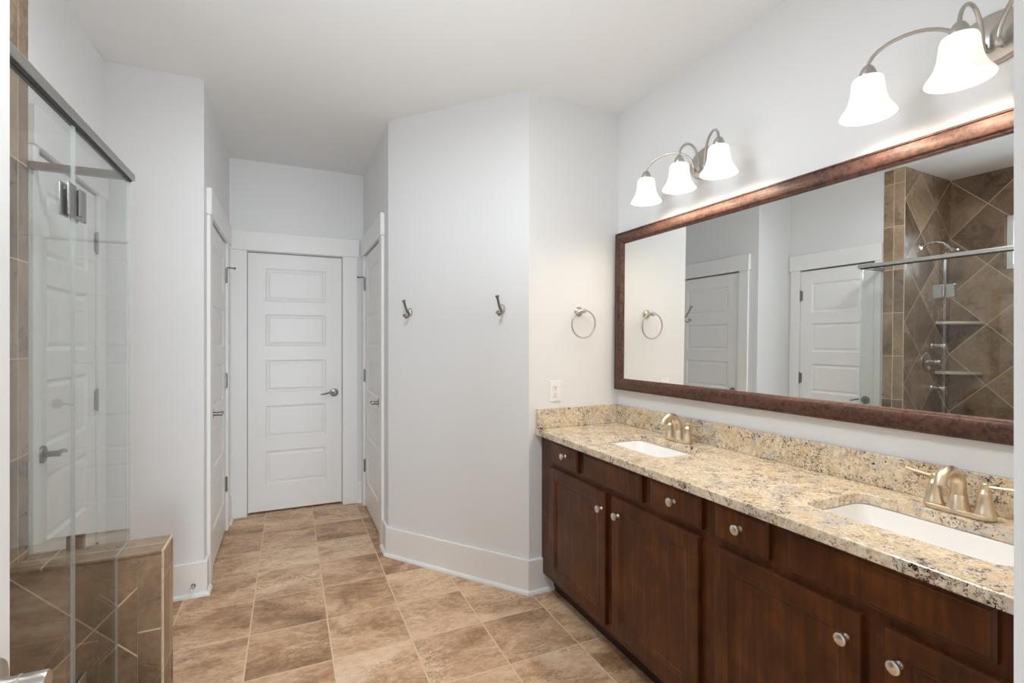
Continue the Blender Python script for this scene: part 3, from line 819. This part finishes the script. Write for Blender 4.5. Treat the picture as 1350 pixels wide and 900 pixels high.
def faucet(label, y):
    f = thing('faucet', label, 'faucet', (1.655, y, CT+0.0005))
    bm = BM(); prism(bm, rrect(0, 0, 0.026, 0.078, 0.0255, 8), 0, 0.014)
    obj('base_plate', bm, M_CHAMPAGNE, f, bevel=0.004, segs=3)
    bm = BM()
    lathe(bm, [(0, 0.012), (0.0265, 0.012), (0.0255, 0.018), (0.021, 0.03), (0.0185, 0.05), (0.017, 0.052), (0, 0.052)], (0, 0, 0), (0, 0, 1), 24)
    pts = []; rad = []
    for i in range(5): pts.append((0, 0, 0.03+0.0105*i)); rad.append(0.0185-0.0004*i)
    cx, cz, rr = -0.047, 0.078, 0.047
    for i in range(1, 17):
        a = R(0 + 158*i/16); pts.append((cx + rr*math.cos(a), 0, cz + rr*math.sin(a)*0.86)); rad.append(0.0170-0.0042*i/16)
    pts.append((pts[-1][0]-0.002, 0, pts[-1][2]-0.008)); rad.append(0.0135)
    tube(bm, pts, rad, 18)
    obj('spout', bm, M_CHAMPAGNE, f, smooth=True)
    for s_ in (-1, 1):
        bm = BM(); lathe(bm, [(0, 0.012), (0.0235, 0.012), (0.0235, 0.017), (0.0205, 0.022), (0.0165, 0.048), (0.0135, 0.066), (0.014, 0.068), (0.0115, 0.073), (0.0075, 0.078), (0.0095, 0.086), (0.0085, 0.092), (0.004, 0.0955), (0, 0.096)], (0, s_*0.0555, 0), (0, 0, 1), 22)
        h = obj('handle', bm, M_CHAMPAGNE, f, smooth=True)
        bm = BM(); tube(bm, [(0.002, s_*0.0555, 0.086), (0.004, s_*0.075, 0.087), (0.008, s_*0.105, 0.089), (0.011, s_*0.130, 0.092)], [0.006, 0.0048, 0.0055, 0.0045], 10, flat=0.8)
        obj('lever', bm, M_CHAMPAGNE, h, smooth=True)
    bm = BM(); tube(bm, [(0.019, 0, 0.012), (0.019, 0, 0.062)], 0.0025, 8); lathe(bm, [(0, 0), (0.005, 0.001), (0.005, 0.006), (0, 0.008)], (0.019, 0, 0.06), (0, 0, 1), 10)
    obj('pop_up_rod', bm, M_CHAMPAGNE, f, smooth=True)
faucet('champagne nickel two-handle faucet behind the far sink', 1.772)
faucet('champagne nickel two-handle faucet behind the near sink', 0.717)

# ------------------------------------------------------------------ mirror
MY0, MY1, MZ0, MZ1 = 0.20, 2.322, 1.064, 1.947
MCY, MCZ = 1.6, 1.5
mir = thing('framed_mirror', 'wide rectangular mirror in a mottled dark bronze frame above the worktop', 'mirror', (XM-0.022, MCY, MCZ), rot=(0, 0, 0))
MYAW, MPIT = R(-0.70), R(0.60)
# plane normal (-cos yaw, sin yaw, sin pitch): a slight lean of the glass off the wall
mir.rotation_euler = Vector((1, 0, 0)).rotation_difference(Vector((math.cos(MYAW)*math.cos(MPIT), -math.sin(MYAW)*math.cos(MPIT), -math.sin(MPIT)))).to_euler()
a0, a1, c0, c1 = MY0-MCY, MY1-MCY, MZ0-MCZ, MZ1-MCZ
FW = 0.064
bm = BM()
prof = [(0.0, 0.008), (0.0, -0.010), (0.003, -0.013), (0.007, -0.013), (0.009, -0.010), (0.014, -0.012), (0.026, -0.020), (0.040, -0.022), (0.052, -0.018), (0.058, -0.010), (0.060, -0.010), (FW, -0.006), (FW, 0.002)]
rings = []
for ins, dx in prof:
    rings.append([bm.verts.new((dx, y, z)) for y, z in ((a0+ins, c0+ins), (a1-ins, c0+ins), (a1-ins, c1-ins), (a0+ins, c1-ins))])
for a, b in zip(rings, rings[1:] + rings[:1]):
    for k_ in range(4): bm.faces.new((a[k_], a[(k_+1) % 4], b[(k_+1) % 4], b[k_]))
obj('frame', bm, M_BRONZE, mir, smooth=True)
obj('mirror_glass', boxbm(0.0, 0.004, a0+FW-0.004, a1-FW+0.004, c0+FW-0.004, c1-FW+0.004), M_MIRROR, mir)

# ------------------------------------------------------------------ vanity lights
def arc_pts(p, q, top, n=14, lean=0.5):
    """arch from p to q rising to height top"""
    p, q = Vector(p), Vector(q); out = []
    for i in range(n+1):
        a = PI*i/n; t = 0.5 - 0.5*math.cos(a)
        base = p.z + (q.z-p.z)*t
        out.append((p.x+(q.x-p.x)*t, p.y+(q.y-p.y)*t, base + (top - base)*math.sin(a)))
    return out
def vanity_light(label, y):
    z0 = 2.150
    L = thing('vanity_light', label, 'wall light', (XM-0.001, y, z0), group=None)
    bm = BM(); lathe(bm, [(0, 0), (0.100, 0), (0.100, 0.006), (0.092, 0.012), (0.090, 0.016), (0.070, 0.022), (0.02, 0.028), (0, 0.0285)], (0, 0.0, 0), (-1, 0, 0), 40, sx=1.0, sy=0.72)
    obj('backplate', bm, M_NICKEL, L, smooth=True)
    for k_, dy in enumerate((0.220, 0.0, -0.220)):
        st = (-0.050, (0.032 if k_ == 0 else -0.032 if k_ == 2 else 0.0), -0.030)
        en = (-0.166, dy, -0.002)
        bm = BM()
        tube(bm, [(-0.02, st[1]*0.9, -0.034), (st[0], st[1], -0.034)], 0.006, 10)
        lathe(bm, [(0, -0.012), (0.007, -0.011), (0.010, -0.004), (0.010, 0.004), (0.006, 0.012), (0, 0.013)], (st[0], st[1], -0.033), (0, 0, 1), 14)
        tube(bm, arc_pts((st[0], st[1], -0.028), en, 0.068), 0.0054, 10)
        arm = obj('arm', bm, M_NICKEL, L, smooth=True)
        bm = BM(); lathe(bm, [(0, 0.010), (0.006, 0.009), (0.012, 0.005), (0.018, -0.004), (0.022, -0.016), (0.0235, -0.028), (0.0225, -0.030), (0, -0.030)], en, (0, 0, 1), 20)
        obj('socket_cup', bm, M_NICKEL, arm, smooth=True)
        # bell shade, open at the bottom, with thickness
        po = [(0.010, -0.026), (0.028, -0.027), (0.037, -0.031), (0.0405, -0.040), (0.0425, -0.060), (0.0455, -0.082), (0.051, -0.102), (0.060, -0.120), (0.069, -0.132), (0.0725, -0.139)]
        pi_ = [(r_-0.003, h_+(0.0 if i else -0.003)) for i, (r_, h_) in enumerate(po)]
        pi_[0] = (0.010, -0.030); pi_[1] = (0.026, -0.0305); pi_[-1] = (0.0705, -0.1405)
        bm = BM(); lathe(bm, po + pi_[::-1], (en[0], en[1], en[2]), (0, 0, 1), 36, closed=True)
        obj('shade', bm, M_SHADE, L, smooth=True)
        bm = BM(); lathe(bm, [(0, -0.128), (0.012, -0.126), (0.024, -0.114), (0.027, -0.100), (0.024, -0.086), (0.014, -0.070), (0.012, -0.035), (0, -0.035)], en, (0, 0, 1), 20)
        b = obj('bulb', bm, M_BULB, L, smooth=True)
vanity_light('three-shade nickel vanity light over the far sink', 1.678)
vanity_light('three-shade nickel vanity light over the near sink, cut by the picture edge', 0.679)

# ------------------------------------------------------------------ wall fittings
def robe_hook(label, s_, z):
    p = Vector((AX, AY, 0)) + dv*s_
    ang = math.atan2(nv.y, nv.x) + PI/2       # local -y = wall normal
    h = thing('robe_hook', label, 'hook', (p.x, p.y, z), ang, group=None)
    bm = BM(); lathe(bm, [(0, 0), (0.019, 0), (0.019, 0.005), (0.016, 0.012), (0.009, 0.018), (0, 0.019)], (0, 0, 0), (0, -1, 0), 24, sx=0.85, sy=1.35)
    obj('backplate', bm, M_NICKEL, h, smooth=True)
    bm = BM(); tube(bm, [(0, -0.012, -0.010), (0, -0.030, 0.0), (0, -0.046, 0.028), (0, -0.060, 0.062)], [0.007, 0.0065, 0.0065, 0.0075], 12)
    lathe(bm, [(0, -0.004), (0.0105, -0.003), (0.0115, 0.002), (0.0105, 0.005), (0, 0.006)], (0, -0.061, 0.064), (0, -0.35, 0.94), 18)
    obj('upper_prong', bm, M_NICKELDK, h, smooth=True)
    bm = BM(); tube(bm, [(0, -0.012, -0.012), (0, -0.026, -0.030), (0, -0.042, -0.036), (0, -0.053, -0.026)], [0.007, 0.0065, 0.006, 0.006], 12)
    lathe(bm, [(0, -0.006), (0.009, -0.004), (0.0115, 0.002), (0.009, 0.007), (0, 0.009)], (0, -0.055, -0.022), (0, -0.5, 0.87), 18)
    obj('lower_prong', bm, M_NICKELDK, h, smooth=True)
robe_hook('brushed nickel robe hook nearer the hall on the angled wall', 0.178, 1.513)
robe_hook('brushed nickel robe hook nearer the towel ring on the angled wall', 0.822, 1.513)

tr = thing('towel_ring', 'round brushed nickel towel ring on the wall above the outlet', 'towel ring', (1.468, YT, 1.502))
bm = BM(); lathe(bm, [(0, 0), (0.026, 0), (0.026, 0.006), (0.020, 0.012), (0.012, 0.018), (0.010, 0.048), (0.013, 0.052), (0.013, 0.066), (0.009, 0.070), (0, 0.071)], (0, 0, 0), (0, -1, 0), 24)
obj('mount', bm, M_NICKEL, tr, smooth=True)
bm = BM(); RR = 0.0745
ring = [(RR*math.sin(2*PI*i/56), -0.059 + 0.010*(1-math.cos(2*PI*i/56))*0.5, RR*math.cos(2*PI*i/56) - RR + 0.004) for i in range(57)]
tube(bm, ring, 0.0046, 10, cap=False); bmesh.ops.remove_doubles(bm, verts=bm.verts, dist=1e-5)
obj('ring', bm, M_NICKEL, tr, smooth=True)

ol = thing('outlet', 'white duplex wall outlet below the towel ring', 'outlet', (1.318, YT, 1.066))
obj('cover_plate', boxbm(-0.0355, 0.0355, -0.006, 0, -0.057, 0.057), M_PLASTIC, ol, bevel=0.003)
for dz in (-0.0195, 0.0195):
    bm = BM(); prism(bm, rrect(0, 0, 0.0165, 0.014, 0.008, 6), 0, 0.004)
    bmesh.ops.rotate(bm, verts=bm.verts, cent=(0, 0, 0), matrix=Matrix.Rotation(R(90), 3, 'X'))
    rc = obj('receptacle', bm, M_PLASTIC, ol, loc=(0, -0.0055, dz))
    bm = BM()
    for sx_ in (-0.0065, 0.0065): box(bm, sx_-0.001, sx_+0.001, -0.0045, -0.0035, -0.001, 0.007)
    lathe(bm, [(0, 0.0035), (0.0024, 0.0035), (0.0024, 0.0045), (0, 0.0045)], (0, 0, -0.006), (0, -1, 0), 10)
    obj('slot', bm, M_SLOT, rc)

# spring door stop on the baseboard beside the shower
ds = thing('door_stop', 'small nickel spring door stop on the baseboard beside the shower', 'door stop', (-0.455, YF-0.016, 0.060))
bm = BM(); lathe(bm, [(0, 0), (0.011, 0), (0.010, 0.006), (0, 0.007)], (0, 0, 0), (0, -1, 0), 16); obj('base', bm, M_NICKELDK, ds, smooth=True)
bm = BM(); tube(bm, [(0.006*math.cos(i*0.9), -0.006-0.055*i/110, 0.006*math.sin(i*0.9)) for i in range(111)], 0.0012, 6); obj('spring', bm, M_NICKEL, ds, smooth=True)
bm = BM(); lathe(bm, [(0, 0.058), (0.008, 0.058), (0.009, 0.066), (0.006, 0.072), (0, 0.073)], (0, 0, 0), (0, -1, 0), 14); obj('rubber_tip', bm, M_RUBBER, ds, smooth=True)
